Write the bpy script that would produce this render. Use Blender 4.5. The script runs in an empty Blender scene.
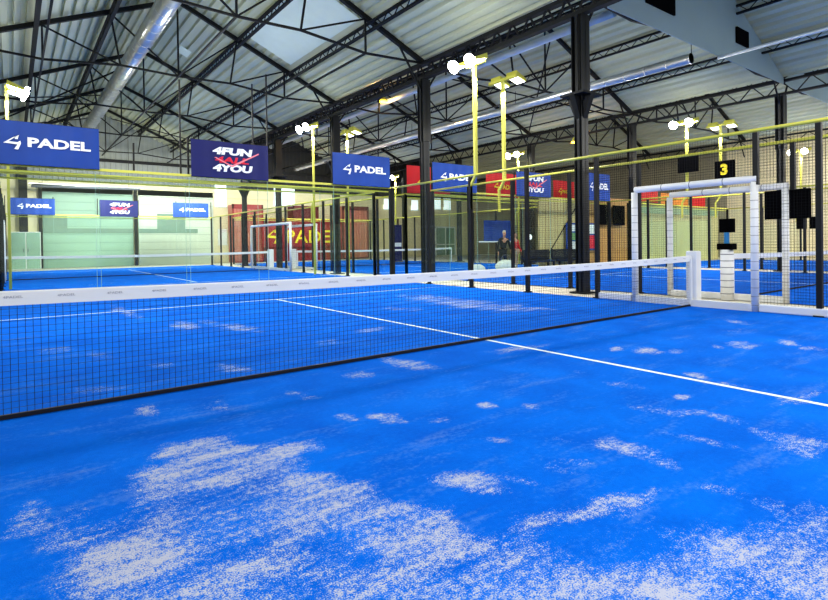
import bpy, math, random
from mathutils import Vector, Matrix, noise
random.seed(4)
C=bpy.context.scene.collection
# ---------------------------------------------------------------- helpers
class MB:
    def __init__(s): s.v=[]; s.f=[]
    def box(s,a,b):
        x0,y0,z0=[min(p,q) for p,q in zip(a,b)]; x1,y1,z1=[max(p,q) for p,q in zip(a,b)]
        n=len(s.v)
        s.v+=[(x0,y0,z0),(x1,y0,z0),(x1,y1,z0),(x0,y1,z0),(x0,y0,z1),(x1,y0,z1),(x1,y1,z1),(x0,y1,z1)]
        s.f+=[tuple(n+i for i in q) for q in ((0,3,2,1),(4,5,6,7),(0,1,5,4),(1,2,6,5),(2,3,7,6),(3,0,4,7))]
        return s
    def tube(s,p,q,r,n=8,r2=None,cap=True,ph=0.0):
        p=Vector(p);q=Vector(q);d=(q-p).normalized();r2=r if r2 is None else r2
        up=Vector((0,0,1)) if abs(d.z)<.95 else Vector((1,0,0))
        a=d.cross(up).normalized();b=d.cross(a).normalized();k=len(s.v)
        for c,rr in((p,r),(q,r2)):
            for i in range(n):
                t=2*math.pi*i/n+ph; s.v.append(tuple(c+a*rr*math.cos(t)+b*rr*math.sin(t)))
        for i in range(n):
            j=(i+1)%n; s.f.append((k+i,k+n+i,k+n+j,k+j))
        if cap: s.f.append(tuple(k+i for i in range(n))); s.f.append(tuple(k+n+i for i in reversed(range(n))))
        return s
    def bar(s,p,q,w): return s.tube(p,q,w*.7071,4,ph=math.pi/4)
    def poly(s,pts): n=len(s.v); s.v+=[tuple(p) for p in pts]; s.f.append(tuple(range(n,n+len(pts)))); return s
    def prism(s,pts,d):
        # pts: polygon, extruded by vector d
        n=len(pts);k=len(s.v);d=Vector(d)
        s.v+=[tuple(p) for p in pts]+[tuple(Vector(p)+d) for p in pts]
        s.f.append(tuple(k+i for i in reversed(range(n)))); s.f.append(tuple(k+n+i for i in range(n)))
        for i in range(n):
            j=(i+1)%n; s.f.append((k+i,k+j,k+n+j,k+n+i))
        return s
    def mesh(s,name,mat,smooth=False):
        m=bpy.data.meshes.new(name); m.from_pydata(s.v,[],s.f); m.update()
        if mat: m.materials.append(mat)
        if smooth:
            for p in m.polygons: p.use_smooth=len(p.vertices)==4
        return m
    def build(s,name,mat,parent=None,smooth=False):
        return put(name,s.mesh(name,mat,smooth),parent)
def put(name,mesh,parent=None,loc=None):
    o=bpy.data.objects.new(name,mesh); C.objects.link(o)
    if parent: o.parent=parent
    if loc: o.location=loc
    return o
def tag(o,label=None,cat=None,group=None,kind=None):
    if label:o['label']=label
    if cat:o['category']=cat
    if group:o['group']=group
    if kind:o['kind']=kind
    return o
def thing(name,label,cat,loc=(0,0,0),rz=0,group=None):
    o=bpy.data.objects.new(name,None); C.objects.link(o); o.location=loc; o.rotation_euler=(0,0,rz); o.empty_display_size=.2
    return tag(o,label,cat,group)
def copy_tree(o,parent=None):
    c=o.copy(); C.objects.link(c); c.parent=parent
    for ch in [x for x in o.children]: copy_tree(ch,c)
    return c
# ---------------------------------------------------------------- materials
def mat(name,col,rough=.6,metal=0,var=.12,scale=3.,emit=0,bump=0,stretch=(1,1,1)):
    m=bpy.data.materials.new(name); m.use_nodes=True; nt=m.node_tree; N=nt.nodes; L=nt.links
    b=N['Principled BSDF']; b.inputs['Roughness'].default_value=rough; b.inputs['Metallic'].default_value=metal
    tc=N.new('ShaderNodeTexCoord'); mp=N.new('ShaderNodeMapping'); mp.inputs['Scale'].default_value=stretch
    nz=N.new('ShaderNodeTexNoise'); nz.inputs['Scale'].default_value=scale; nz.inputs['Detail'].default_value=4
    L.new(tc.outputs['Object'],mp.inputs['Vector']); L.new(mp.outputs[0],nz.inputs['Vector'])
    mx=N.new('ShaderNodeMix'); mx.data_type='RGBA'
    mx.inputs['A'].default_value=tuple(c*(1-var) for c in col)+(1,); mx.inputs['B'].default_value=tuple(min(1,c*(1+var)) for c in col)+(1,)
    L.new(nz.outputs['Fac'],mx.inputs['Factor']); L.new(mx.outputs['Result'],b.inputs['Base Color'])
    if emit: 
        L.new(mx.outputs['Result'],b.inputs['Emission Color']); b.inputs['Emission Strength'].default_value=emit
    if bump:
        bp=N.new('ShaderNodeBump'); bp.inputs['Strength'].default_value=bump; L.new(nz.outputs['Fac'],bp.inputs['Height']); L.new(bp.outputs[0],b.inputs['Normal'])
    return m
def S(r,g,b):
    f=lambda c:(c/255/12.92 if c<=10 else ((c/255+.055)/1.055)**2.4)
    return (f(r),f(g),f(b))
M={}
M['black']=mat('black paint',(.003,.0035,.004),.55)
M['steel']=mat('dark steel',(.005,.006,.0065),.7,var=.4)
M['wire']=mat('black wire',(.002,.002,.002),.9)
M['column']=mat('column paint',(.012,.013,.014),.4,var=.3,stretch=(1,1,.2))
M['yellow']=mat('yellow paint',S(214,210,90),.4,var=.06)
M['white']=mat('white pad vinyl',(.8,.81,.82),.5,var=.05)
M['strap']=mat('grey strap',(.2,.21,.25),.6)
M['band']=mat('white band',(.82,.83,.82),.6,var=.04)
M['cord']=mat('black cord',(.006,.006,.009),.6)
M['blue']=mat('blue fabric',S(0,62,146),.6,var=.18,scale=1.5)
M['navy']=mat('navy fabric',S(2,14,92),.6,var=.12)
M['red']=mat('red fabric',S(205,20,30),.6)
M['brick']=mat('red painted steel',S(150,26,30),.5,var=.2)
M['pink']=mat('faded red panel',S(190,110,95),.6,var=.15,scale=1,stretch=(3,3,.3))
M['maroon']=mat('maroon panel',S(110,35,35),.6,var=.3)
M['letter']=mat('white letter',(.85,.88,.9),.5,var=.02)
M['redletter']=mat('red letter',S(215,15,60),.5,var=.02)
M['pinkstroke']=mat('pink stroke',S(235,130,140),.5,var=.02)
M['yellowletter']=mat('yellow letter',S(235,215,40),.5,var=.02)
M['greyletter']=mat('grey letter',(.3,.3,.34),.5,var=.02)
M['duct']=mat('galvanised duct',(.62,.63,.6),.28,metal=.75,var=.15,scale=6)
M['pipe']=mat('pale pipe',(.6,.66,.68),.35,metal=.3)
M['screen']=mat('black screen',(.003,.003,.004),.95); M['screen'].node_tree.nodes['Principled BSDF'].inputs['Specular IOR Level'].default_value=.05
M['wood']=mat('pine boards',S(205,160,95),.6,var=.3,scale=2.5,stretch=(6,6,.25))
M['palewood']=mat('pale boards',S(205,190,130),.6,var=.25,scale=2,stretch=(6,6,.25))
M['tarp']=mat('olive tarp',S(214,204,150),.7,var=.12,scale=1.2,stretch=(2,2,.3))
M['tarpcap']=mat('green tarp cap',S(150,170,135),.7,var=.12)
M['orange']=mat('orange fabric',S(225,140,50),.6,var=.3,scale=2)
M['concrete']=mat('pale concrete',S(215,208,190),.8,var=.1,scale=2)
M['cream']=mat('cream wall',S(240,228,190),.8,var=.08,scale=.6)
M['mint']=mat('mint door panel',S(160,192,172),.5,var=.07,scale=.8)
M['pale']=mat('pale door panel',S(212,220,202),.5,var=.06,scale=.8)
M['mintdark']=mat('grey green band',S(130,155,140),.6,var=.08)
M['clad']=mat('pale cladding',S(138,145,140),.6,var=.1)
M['window']=mat('daylit window',(.85,.92,.95),.4,emit=.9,var=.02)
M['skin']=mat('skin',S(205,150,120),.6)
M['hair']=mat('brown hair',S(60,42,30),.7)
M['greyhair']=mat('light hair',S(205,195,175),.7)
M['beige']=mat('beige cloth',S(190,160,130),.8)
M['darkcloth']=mat('charcoal cloth',S(30,33,40),.8)
M['bag']=mat('white canvas',S(225,228,220),.8)
M['green']=mat('green card',S(120,170,110),.7)
M['cyan']=mat('cyan plastic',S(40,130,190),.5)
M['lens']=mat('lamp lens',(1,1,1),.3,emit=30,var=0)
M['lensdim']=mat('lamp lens side',(1,1,.97),.3,emit=3,var=0)
M['sodium']=mat('amber lens',S(255,190,60),.3,emit=9,var=0)
M['gable']=mat('grey gable panel',S(150,170,172),.6,var=.1,scale=.5)
M['skylight']=mat('translucent skylight',S(190,204,196),.5,emit=.22,var=.05)
# corrugated roof sheet: grey green steel with long stains along the ribs
def roofmat():
    m=mat('corrugated sheet',S(194,198,172),.5,var=.3,scale=1.1,stretch=(2.2,.12,2.2)); return m
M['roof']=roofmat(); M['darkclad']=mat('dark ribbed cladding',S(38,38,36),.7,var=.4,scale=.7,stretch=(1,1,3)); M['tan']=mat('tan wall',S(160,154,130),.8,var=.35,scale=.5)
# glass: thin pane, mostly see-through, mirror at grazing angles
def glass():
    m=bpy.data.materials.new('tempered glass'); m.use_nodes=True; nt=m.node_tree; N=nt.nodes; L=nt.links
    for n in list(N):
        if n.type!='OUTPUT_MATERIAL': N.remove(n)
    out=[n for n in N if n.type=='OUTPUT_MATERIAL'][0]
    t=N.new('ShaderNodeBsdfTransparent'); t.inputs[0].default_value=(.925,.98,.955,1)
    g=N.new('ShaderNodeBsdfGlossy'); g.inputs['Roughness'].default_value=.02; g.inputs[0].default_value=(.9,1,.95,1)
    lw=N.new('ShaderNodeLayerWeight'); fr=N.new('ShaderNodeMath'); fr.operation='POWER'; fr.inputs[1].default_value=4.5; L.new(lw.outputs['Facing'],fr.inputs[0]); f2=N.new('ShaderNodeMath'); f2.operation='MULTIPLY_ADD'; f2.inputs[1].default_value=.35; f2.inputs[2].default_value=.02; L.new(fr.outputs[0],f2.inputs[0]); fr=f2
    tc=N.new('ShaderNodeTexCoord'); nz=N.new('ShaderNodeTexNoise'); nz.inputs['Scale'].default_value=.8
    mr=N.new('ShaderNodeMath'); mr.operation='MULTIPLY_ADD'; mr.inputs[1].default_value=.03; mr.inputs[2].default_value=0
    ad=N.new('ShaderNodeMath'); ad.operation='ADD'; mx=N.new('ShaderNodeMixShader')
    L.new(tc.outputs['Object'],nz.inputs[0]); L.new(nz.outputs[0],mr.inputs[0]); L.new(fr.outputs[0],ad.inputs[0]); L.new(mr.outputs[0],ad.inputs[1])
    L.new(ad.outputs[0],mx.inputs[0]); L.new(t.outputs[0],mx.inputs[1]); L.new(g.outputs[0],mx.inputs[2]); L.new(mx.outputs[0],out.inputs[0])
    return m
M['glass']=glass()
M['seam']=mat('glass edge',S(150,190,175),.3,var=.02)
# turf: blue carpet with strewn silica sand
def turf():
    m=bpy.data.materials.new('blue turf with sand'); m.use_nodes=True; nt=m.node_tree; N=nt.nodes; L=nt.links
    b=N['Principled BSDF']; b.inputs['Roughness'].default_value=.95; b.inputs['Specular IOR Level'].default_value=.06
    geo=N.new('ShaderNodeNewGeometry'); at=N.new('ShaderNodeAttribute'); at.attribute_name='sand'
    def nz(scale,det,st=(1,1,1),rot=0,dist=0,rough=.5):
        mp=N.new('ShaderNodeMapping'); mp.inputs['Scale'].default_value=st; mp.inputs['Rotation'].default_value=(0,0,rot)
        n=N.new('ShaderNodeTexNoise'); n.inputs['Scale'].default_value=scale; n.inputs['Detail'].default_value=det; n.inputs['Distortion'].default_value=dist; n.inputs['Roughness'].default_value=rough
        L.new(geo.outputs['Position'],mp.inputs[0]); L.new(mp.outputs[0],n.inputs['Vector']); return n.outputs['Fac']
    def mt(op,a,b_=None,c=None,clamp=False):
        k=N.new('ShaderNodeMath'); k.operation=op; k.use_clamp=clamp
        for i,x in enumerate((a,b_,c)):
            if x is None: continue
            if isinstance(x,(int,float)): k.inputs[i].default_value=x
            else: L.new(x,k.inputs[i])
        return k.outputs[0]
    big=nz(1.6,5,rough=.6,dist=.4); streak=nz(5.5,6,(.3,1.2,1),rot=.25,rough=.7); fine=nz(30,4,rough=.75); speck=nz(150,2)
    far=nz(2.4,4,(.35,1.5,1),rot=.1,rough=.6)
    # density = attribute, torn by the noises, plus rare small streaks everywhere
    a=mt('MULTIPLY',at.outputs['Fac'],1.0)
    n1=mt('SUBTRACT',streak,.5); n2=mt('SUBTRACT',fine,.5); n3=mt('SUBTRACT',speck,.5); n4=mt('SUBTRACT',big,.5)
    s=mt('MULTIPLY_ADD',n1,2.3,a); s=mt('MULTIPLY_ADD',n4,1.0,s)
    gate=mt('MULTIPLY',a,5,clamp=True)
    d1=mt('MULTIPLY_ADD',n2,2.4,s); d1=mt('MULTIPLY_ADD',n3,2.6,d1)
    d1=mt('SUBTRACT',d1,.26); d1=mt('MULTIPLY',d1,1.5,clamp=True); d1=mt('MULTIPLY',d1,gate)
    # scattered background grains
    bgp=mt('MULTIPLY_ADD',n2,.7,far); bgp=mt('MULTIPLY_ADD',n1,.9,bgp); bgp=mt('SUBTRACT',bgp,.545); bgp=mt('MULTIPLY',bgp,3,clamp=True)
    bgp=mt('MULTIPLY',bgp,.42)
    d=mt('MAXIMUM',d1,bgp); d=mt('MULTIPLY',d,.78)
    blue=N.new('ShaderNodeMix'); blue.data_type='RGBA'; blue.inputs['A'].default_value=(.0003,.08,.48,1); blue.inputs['B'].default_value=(.0004,.19,.82,1)
    bf=mt('MULTIPLY_ADD',n2,.5,.5); bf=mt('MULTIPLY_ADD',n4,1.1,bf,clamp=True); L.new(bf,blue.inputs['Factor'])
    sand=N.new('ShaderNodeMix'); sand.data_type='RGBA'; sand.inputs['A'].default_value=S(90,140,200)+(1,); sand.inputs['B'].default_value=S(214,206,194)+(1,)
    L.new(d,sand.inputs['Factor'])
    mx=N.new('ShaderNodeMix'); mx.data_type='RGBA'; L.new(d,mx.inputs['Factor']); L.new(blue.outputs['Result'],mx.inputs['A']); L.new(sand.outputs['Result'],mx.inputs['B'])
    L.new(mx.outputs['Result'],b.inputs['Base Color'])
    bp=N.new('ShaderNodeBump'); bp.inputs['Strength'].default_value=.25; bp.inputs['Distance'].default_value=.01; L.new(speck,bp.inputs['Height']); L.new(bp.outputs[0],b.inputs['Normal'])
    return m
M['turf']=turf()
M['line']=mat('white line',S(225,240,240),.7,var=.15,scale=30)
# ---------------------------------------------------------------- lettering
def text_mesh(txt,mat_,w,h,shear=0,bold=.02,depth=.004):
    """text in the x-z plane facing -y, lower left corner at the origin, fitted to w x h"""
    cu=bpy.data.curves.new('txt','FONT'); cu.body=txt; cu.size=1; cu.offset=bold; cu.resolution_u=3; cu.shear=shear; cu.extrude=0
    o=bpy.data.objects.new('txt',cu); C.objects.link(o); bpy.context.view_layer.update()
    me=bpy.data.meshes.new_from_object(o.evaluated_get(bpy.context.evaluated_depsgraph_get()))
    bpy.data.objects.remove(o); bpy.data.curves.remove(cu)
    xs=[v.co.x for v in me.vertices]; ys=[v.co.y for v in me.vertices]
    x0,x1,y0,y1=min(xs),max(xs),min(ys),max(ys)
    for v in me.vertices: v.co=Vector(((v.co.x-x0)/(x1-x0)*w,-depth,(v.co.y-y0)/(y1-y0)*h))
    me.materials.clear(); me.materials.append(mat_); me.name='lettering'
    return me
def logo_mesh(mat_,w,h,depth=.004):
    """slanting open figure four"""
    m=MB(); P=lambda x,z:(x*w,-depth,z*h)
    m.poly([P(.62,.86),P(.9,1.0),P(.30,.52),P(.0,.40)]); m.poly([P(0,.40),P(.30,.52),P(.80,.50),P(.80,.34)])
    m.poly([P(.80,.34),P(.80,.50),P(.97,.62),P(1.0,.42),P(.84,0),P(.60,.02)])
    m.poly([P(.62,.86),P(.9,1.0),P(.82,.70),P(.66,.70)])
    return m.mesh('logo',mat_)
def banner(x0,x1,y,z0,z1,style,label,color=None,group=None):
    t=thing('banner',label,'banner',(x0,y,z0),group=group); w=x1-x0;h=z1-z0
    col=M[color] if color else {'padel':M['blue'],'fun':M['navy'],'red':M['red']}[style]
    m=MB(); n=24   # slightly wavy cloth
    for i in range(n+1):
        x=w*i/n; yy=.012*math.sin(i*1.3)
        m.v+=[(x,yy,0),(x,yy*.4,h)]
    for i in range(n): m.f.append((2*i,2*i+2,2*i+3,2*i+1))
    m.build('cloth',col,t,True)
    MB().bar((0,.02,h),(w,.02,h),.02).bar((0,.02,0),(w,.02,0),.02).build('hem_tube',M['black'],t)
    if style=='padel':
        put('logo',logo_mesh(M['letter'],.145*w,.34*h),t,(.16*w,-.02,.34*h))
        put('lettering',text_mesh('PADEL',M['letter'],.56*w,.225*h,bold=.04),t,(.36*w,-.02,.42*h))
    elif style=='fun':
        put('lettering',text_mesh('4FUN',M['letter'],.52*w,.21*h,shear=.12,bold=.06),t,(.26*w,-.02,.64*h))
        put('red_lettering',text_mesh('4ALL',M['redletter'],.44*w,.17*h,shear=.15,bold=.035),t,(.29*w,-.018,.42*h))
        put('lettering',text_mesh('4YOU',M['letter'],.52*w,.21*h,shear=.12,bold=.06),t,(.26*w,-.02,.17*h))
        MB().poly([(.28*w,-.03,.55*h),(.30*w,-.03,.56*h),(.50*w,-.03,.36*h),(.86*w,-.03,.76*h),(.87*w,-.03,.73*h),(.51*w,-.03,.31*h)]).build('strike_stroke',M['pinkstroke'],t)
    elif style=='red':
        put('logo',logo_mesh(M['yellowletter'],.16*w,.40*h),t,(.22*w,-.02,.22*h))
        put('lettering',text_mesh('PADEL',M['yellowletter'],.44*w,.2*h,bold=.03),t,(.42*w,-.02,.32*h))
    return t
# ---------------------------------------------------------------- layout constants
AX0,AX1=-5.0,5.07        # court nearest the camera
CX0,CX1=6.65,16.8        # court to its right
EX0,EX1=18.3,28.5        # third court to the right
BO=.25                   # sideways offset of the court behind
BY=21.6
# ---------------------------------------------------------------- floor and turfs
f=MB().box((-9,-13,-.12),(31.6,36.3,-.012)).build('floor',M['concrete']); tag(f,'pale concrete hall floor between the courts','floor',kind='structure')
PATCH=[(-2.73,-2.92,0.085,-0.125,-0.07,-0.075,0.8),(-1.76,-3.14,0.04,-0.22,-0.085,-0.055,0.75),(-1.76,-3.39,0.005,-0.105,-0.065,-0.035,0.5),(-0.89,-3.79,0.035,-0.205,-0.11,-0.035,0.65),(-0.9,-3.6,0.015,-0.095,-0.075,-0.025,0.5),(-2.49,-1.75,0.06,-0.09,-0.065,-0.105,0.75),(-2.7,-1.6,0.055,-0.05,-0.045,-0.075,0.45),(-1.44,-0.4,0.085,-0.3,-0.105,-0.155,0.7),(-2.06,-0.51,0.125,-0.04,-0.045,-0.085,0.5),(-3.76,-0.44,0.05,-0.04,-0.02,-0.135,0.7),(-3.34,-0.71,0.065,-0.095,-0.015,-0.065,0.6),(-3.27,-0.61,0.04,-0.1,-0.015,-0.045,0.5),(-2.48,4.01,0.115,-0.28,-0.1,-0.455,0.7),(-1.93,3.21,0.155,-0.405,-0.1,-0.32,0.65),(-2.83,0.58,0.095,-0.17,-0.055,-0.185,0.65),(-2.08,4.2,0.11,-0.105,-0.075,-0.29,0.5),(-2.89,6.78,0.085,-0.87,-0.08,-0.585,0.6),(0.05,-0.64,0.375,-0.04,-0.105,-0.1,0.65),(-2.25,-2.05,0.065,-0.055,-0.04,-0.055,0.5),(-1.8,-2.02,0.04,-0.075,-0.04,-0.045,0.55),(-1.56,-2.24,0.035,-0.065,-0.04,-0.045,0.7),(-0.35,-0.73,0.105,-0.03,-0.06,-0.06,0.5),(2.46,3.14,0.23,-1.235,-0.455,-0.53,0.6),(2.57,1.89,0.34,-0.345,-0.215,-0.205,0.6),(2.61,4.67,0.13,-0.815,-0.31,-0.425,0.55),(1.03,3.45,0.165,-0.36,-0.135,-0.21,0.4),(-0.62,1.7,0.24,-0.035,-0.09,-0.155,0.5),(-1.47,1.22,0.155,-0.03,-0.05,-0.105,0.4),(0.84,-1.69,0.045,-0.145,-0.155,-0.095,0.6),(1.02,-1.93,0.09,-0.035,-0.12,-0.065,0.6),(-0.54,-2.84,0.035,-0.07,-0.065,-0.03,0.75),(0.21,-2.62,-0.005,-0.1,-0.085,-0.04,0.6),(0.1,-2.85,0.065,-0.155,-0.08,-0.035,0.45),(2.26,-2.86,0.02,-0.115,-0.15,-0.045,0.7),(2.47,-2.49,0.015,-0.11,-0.135,-0.05,0.75),(1.93,-2.24,0.02,-0.13,-0.195,-0.085,0.6),(3.67,-1.43,0.0,-0.15,-0.155,-0.07,0.6),(1.62,-2.11,-0.05,-0.08,-0.09,-0.04,0.5),(0.7,-1.4,0.045,-0.04,-0.115,-0.08,0.7),(2.93,-1.72,0.1,-0.1,-0.13,-0.06,0.4),(0.1,-3.45,0.255,-0.035,-0.095,-0.03,0.55),(0.02,-3.44,0.04,-0.095,-0.11,-0.04,0.55),(-0.57,-2.33,0.06,-0.13,-0.065,-0.04,0.4),(-0.97,-2.89,0.055,-0.175,-0.07,-0.04,0.45),(-0.79,-3.2,0.03,-0.235,-0.07,-0.035,0.45),(-0.45,-1.82,0.025,-0.06,-0.05,-0.04,0.4),(-1.93,-2.83,0.025,-0.08,-0.03,-0.03,0.4),(-2.21,-2.59,0.035,-0.06,-0.025,-0.03,0.4),(-4.12,3.02,0.17,-0.01,-0.01,-0.19,0.4),(-4.28,11.3,0.5,0.34,-0.005,-0.505,0.4),(-3.75,2.28,0.11,-0.1,-0.02,-0.165,0.4),(-2.72,-0.81,0.09,-0.145,-0.03,-0.065,0.35),(-4.01,0.55,0.25,-0.07,-0.015,-0.125,0.25),(-3.35,1.23,0.1,-0.09,-0.025,-0.125,0.45),(-1.85,-3.99,0.01,-0.11,-0.06,-0.025,0.4),(-2.27,-3.12,0.045,-0.115,-0.04,-0.035,0.3),(-2.52,-3.06,0.05,-0.16,-0.025,-0.025,0.3),(-1.87,-3.77,0.045,-0.12,-0.05,-0.025,0.3),(-1.3,-3.38,0.05,-0.225,-0.05,-0.025,0.3),(-2.15,-3.08,0.08,-0.11,-0.04,-0.035,0.3),(-1.03,-3.83,0.08,-0.13,-0.1,-0.03,0.5)]
# outline of the big swept sand sheet and its thick / thin places (metres)
SHEET=[(-3.9,-1.43),(-3.83,-1.32),(-3.57,-1.32),(-3.43,-1.35),(-3.43,-1.56),(-3.32,-1.62),(-3.08,-1.8),(-3.05,-1.98),(-3.23,-2.01),(-3.32,-2.21),(-3.24,-2.41),(-3.13,-2.54),(-3.1,-2.81),(-3.01,-2.96),(-2.94,-2.99),(-3.0,-3.17),(-2.96,-3.38),(-2.78,-3.31),(-2.63,-3.42),(-2.39,-3.46),(-2.16,-3.55),(-2.28,-3.66),(-2.43,-3.6),(-2.31,-3.85),(-2.17,-4.0),(-1.82,-4.1),(-1.63,-4.15),(-1.52,-4.21),(-2.42,-4.45),(-4.4,-2.77),(-4.41,-2.57),(-4.37,-2.49),(-4.38,-2.4),(-4.43,-2.17),(-4.51,-1.99),(-4.49,-1.78),(-4.44,-1.74),(-4.35,-2.02),(-4.23,-1.87),(-4.22,-2.13),(-4.14,-2.14),(-3.99,-1.94),(-4.05,-1.81),(-4.04,-1.58),(-3.93,-1.64)]
ADJ=[(-3.8,-2.49,0.185,-0.225,-0.085,-0.295,-0.28),(-3.52,-3.02,0.095,-0.115,-0.05,-0.095,-0.3),(-2.66,-3.68,0.165,-0.17,-0.14,-0.1,-0.5),(-2.93,-3.22,0.07,-0.09,-0.09,-0.105,-0.45),(-3.14,-3.57,0.22,-0.135,-0.07,-0.08,-0.12),(-3.62,-1.51,0.265,-0.175,-0.045,-0.175,0.22),(-4.41,-1.97,0.055,-0.05,-0.005,-0.115,0.2),(-4.22,-2.58,0.135,-0.08,-0.025,-0.2,0.22),(-3.69,-2.98,0.265,-0.125,-0.01,-0.03,0.2),(-2.49,-3.48,0.28,-0.09,-0.07,-0.055,0.35),(-2.87,-3.97,0.115,-0.1,-0.055,-0.035,0.4),(-3.64,-3.32,0.08,-0.065,-0.025,-0.045,0.4),(-3.3,-2.53,0.14,-0.265,-0.09,-0.18,0.12),(-3.2,-1.93,0.12,-0.08,-0.045,-0.105,0.2),(-4.18,-2.16,0.13,-0.03,-0.025,-0.21,-0.25),(-2.51,-3.99,0.065,-0.12,-0.125,-0.06,-0.1),(-2.28,-4.19,0.11,-0.135,-0.175,-0.065,0.1),(-3.12,-3.38,0.125,-0.22,-0.045,-0.055,0.15),(-3.17,-3.03,0.095,-0.17,-0.1,-0.145,0.05),(-3.81,-3.09,0.15,-0.175,-0.025,-0.065,-0.15),(-2.32,-3.77,0.12,-0.16,-0.065,-0.035,-0.15),(-2.07,-4.03,0.16,-0.095,-0.07,-0.03,-0.1),(-3.91,-1.78,0.15,-0.075,-0.03,-0.14,0.08)]
def sandiness(x,y):
    a=0.
    w1=noise.noise(Vector((x*2.3,y*2.3,3.))); w2=noise.noise(Vector((x*2.3,y*2.3,9.)))
    w3=noise.noise(Vector((x*7,y*7,1.))); w4=noise.noise(Vector((x*7,y*7,5.)))
    q=w1*.5+w3*.6; r=w2*.5+w4*.6
    for cx,cy,ux,uy,vx,vy,d in PATCH:
        dx,dy=x-cx,y-cy; det=ux*vy-uy*vx
        if abs(det)<1e-6: continue
        s=(dx*vy-dy*vx)/det+q; t=(ux*dy-uy*dx)/det+r
        k=s*s+t*t
        if k<2.0: a=max(a,d*min(1,max(0,(2.0-k)/1.9)))
    if y<-.8:
        X=x+.07*w1+.07*w3; Y=y+.07*w2+.07*w4; ins=False; dm=9.; n=len(SHEET)
        for i in range(n):
            x0,y0=SHEET[i]; x1,y1=SHEET[(i+1)%n]
            if (y0>Y)!=(y1>Y) and X<(x1-x0)*(Y-y0)/(y1-y0)+x0: ins=not ins
            ex,ey=x1-x0,y1-y0; l=ex*ex+ey*ey or 1e-9; t=max(0,min(1,((X-x0)*ex+(Y-y0)*ey)/l))
            dm=min(dm,math.hypot(X-x0-t*ex,Y-y0-t*ey))
        sd=dm if ins else -dm
        base=max(0,min(1,(sd+.05)/.13))
        if base>0:
            v=.60
            for cx,cy,ux,uy,vx,vy,d in ADJ:
                dx,dy=x-cx,y-cy; det=ux*vy-uy*vx
                if abs(det)<1e-6: continue
                s=(dx*vy-dy*vx)/det+q*.6; t=(ux*dy-uy*dx)/det+r*.6; k=s*s+t*t
                if k<1.6: v+=d*min(1,(1.6-k)/1.0)
            a=max(a,base*max(.06,v))
    return a
def make_turf(x0,x1,y0,y1,label,fine=False):
    m=MB()
    if fine:
        def axis(a,b,lo,hi,s1,s2):
            o=[a]
            while o[-1]<b-1e-4: o.append(min(b,o[-1]+(s1 if lo<=o[-1]<hi else s2)))
            return o
        xs=axis(x0,x1,-5,2.,.035,.06); ys=axis(y0,y1,-4.6,-1.2,.03,.09)
    else: xs=[x0,x1]; ys=[y0,y1]
    for y in ys:
        for x in xs: m.v.append((x,y,0))
    nx=len(xs)
    for j in range(len(ys)-1):
        for i in range(nx-1): m.f.append((j*nx+i,j*nx+i+1,(j+1)*nx+i+1,(j+1)*nx+i))
    o=m.build('floor',M['turf']); tag(o,label,'court floor',kind='structure')
    at=o.data.attributes.new('sand','FLOAT','POINT')
    if fine: at.data.foreach_set('value',[sandiness(v[0],v[1]) for v in m.v])
    # painted lines
    xc=(x0+x1)/2; yc=(y0+y1)/2; l=MB(); z=.003
    l.box((xc-.025,yc-6.95,.0005),(xc+.025,yc+6.95,z))
    for s in(-1,1): l.box((x0,yc+s*6.95-.025,.0005),(x1,yc+s*6.95+.025,z))
    l.build('line_marking',M['line'],o)
    return o
make_turf(-5.0,5.07,-10,10,'blue sand-strewn turf of the court nearest the camera',True)
make_turf(-5+BO,5.07+BO,11.6,31.6,'blue turf of the court behind the nearest court')
make_turf(CX0,CX1,-10,10,'blue turf of the court right of the nearest court')
make_turf(CX0,CX1,11.6,31.6,'blue turf of the court in front of the red containers')
make_turf(EX0,EX1,-10,10,'blue turf of the farthest court on the right')
# ---------------------------------------------------------------- nets
def make_net():
    W=5.0
    t=thing('padel_net','white-banded black net across the nearest court','net',(.035,0,0))
    zt=lambda x:.868+.045*(x/W)**2
    m=MB(); n=226; r=.0017
    xs=[-W+2*W*i/n for i in range(n+1)]
    for x in xs: m.tube((x,0,.03),(x,0,zt(x)-.08),r,3,cap=False)
    rows=19
    for k in range(rows):
        for i in range(0,n,8):
            a,b=xs[i],xs[min(n,i+8)]
            za=.03+(zt(a)-.11)*k/(rows-1); zb=.03+(zt(b)-.11)*k/(rows-1)
            m.tube((a,0,za),(b,0,zb),r*.9,3,cap=False)
    m.build('net_mesh',M['cord'],t)
    b=MB(); k=40
    for i in range(k+1):
        x=-W+2*W*i/k; b.v+=[(x,-.012,zt(x)-.10),(x,-.014,zt(x)-.004),(x,0,zt(x)+.004),(x,.014,zt(x)-.004),(x,.012,zt(x)-.10)]
    for i in range(k):
        for j in range(5):
            q=(j+1)%5; b.f.append((5*i+j,5*i+q,5*i+5+q,5*i+5+j))
    band=b.build('net_band',M['band'],t)
    tm=text_mesh('4PADEL',M['greyletter'],.11,.016,bold=.0,depth=.002)
    i=0; x=-W+.1
    while x<W-.2:
        o=put('lettering',tm,band,(x,-.0165,zt(x)-.048)); o['label']='small grey lettering printed on the net band'; x+=.31
    MB().box((-W,-.014,.004),(W,.014,.034)).build('bottom_cord',M['cord'],t)
    for s in(-1,1):
        MB().box((s*W-.03,-.02,.02),(s*W+.03,.02,.9)).build('side_tape',M['band'],t)
    c=MB().box((-.025,-.016,0),(.025,.016,zt(0)+.006)); 
    return t
netA=make_net()
def net_copy(x,y,label):
    c=copy_tree(netA); c.location=(x,y,0); c['label']=label
    for o in c.children:
        if o.name.startswith('net_band'):
            for g in list(o.children): bpy.data.objects.remove(g)
net_copy(.035+BO,BY,'net across the court behind, its white band seen through the glass wall')
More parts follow.
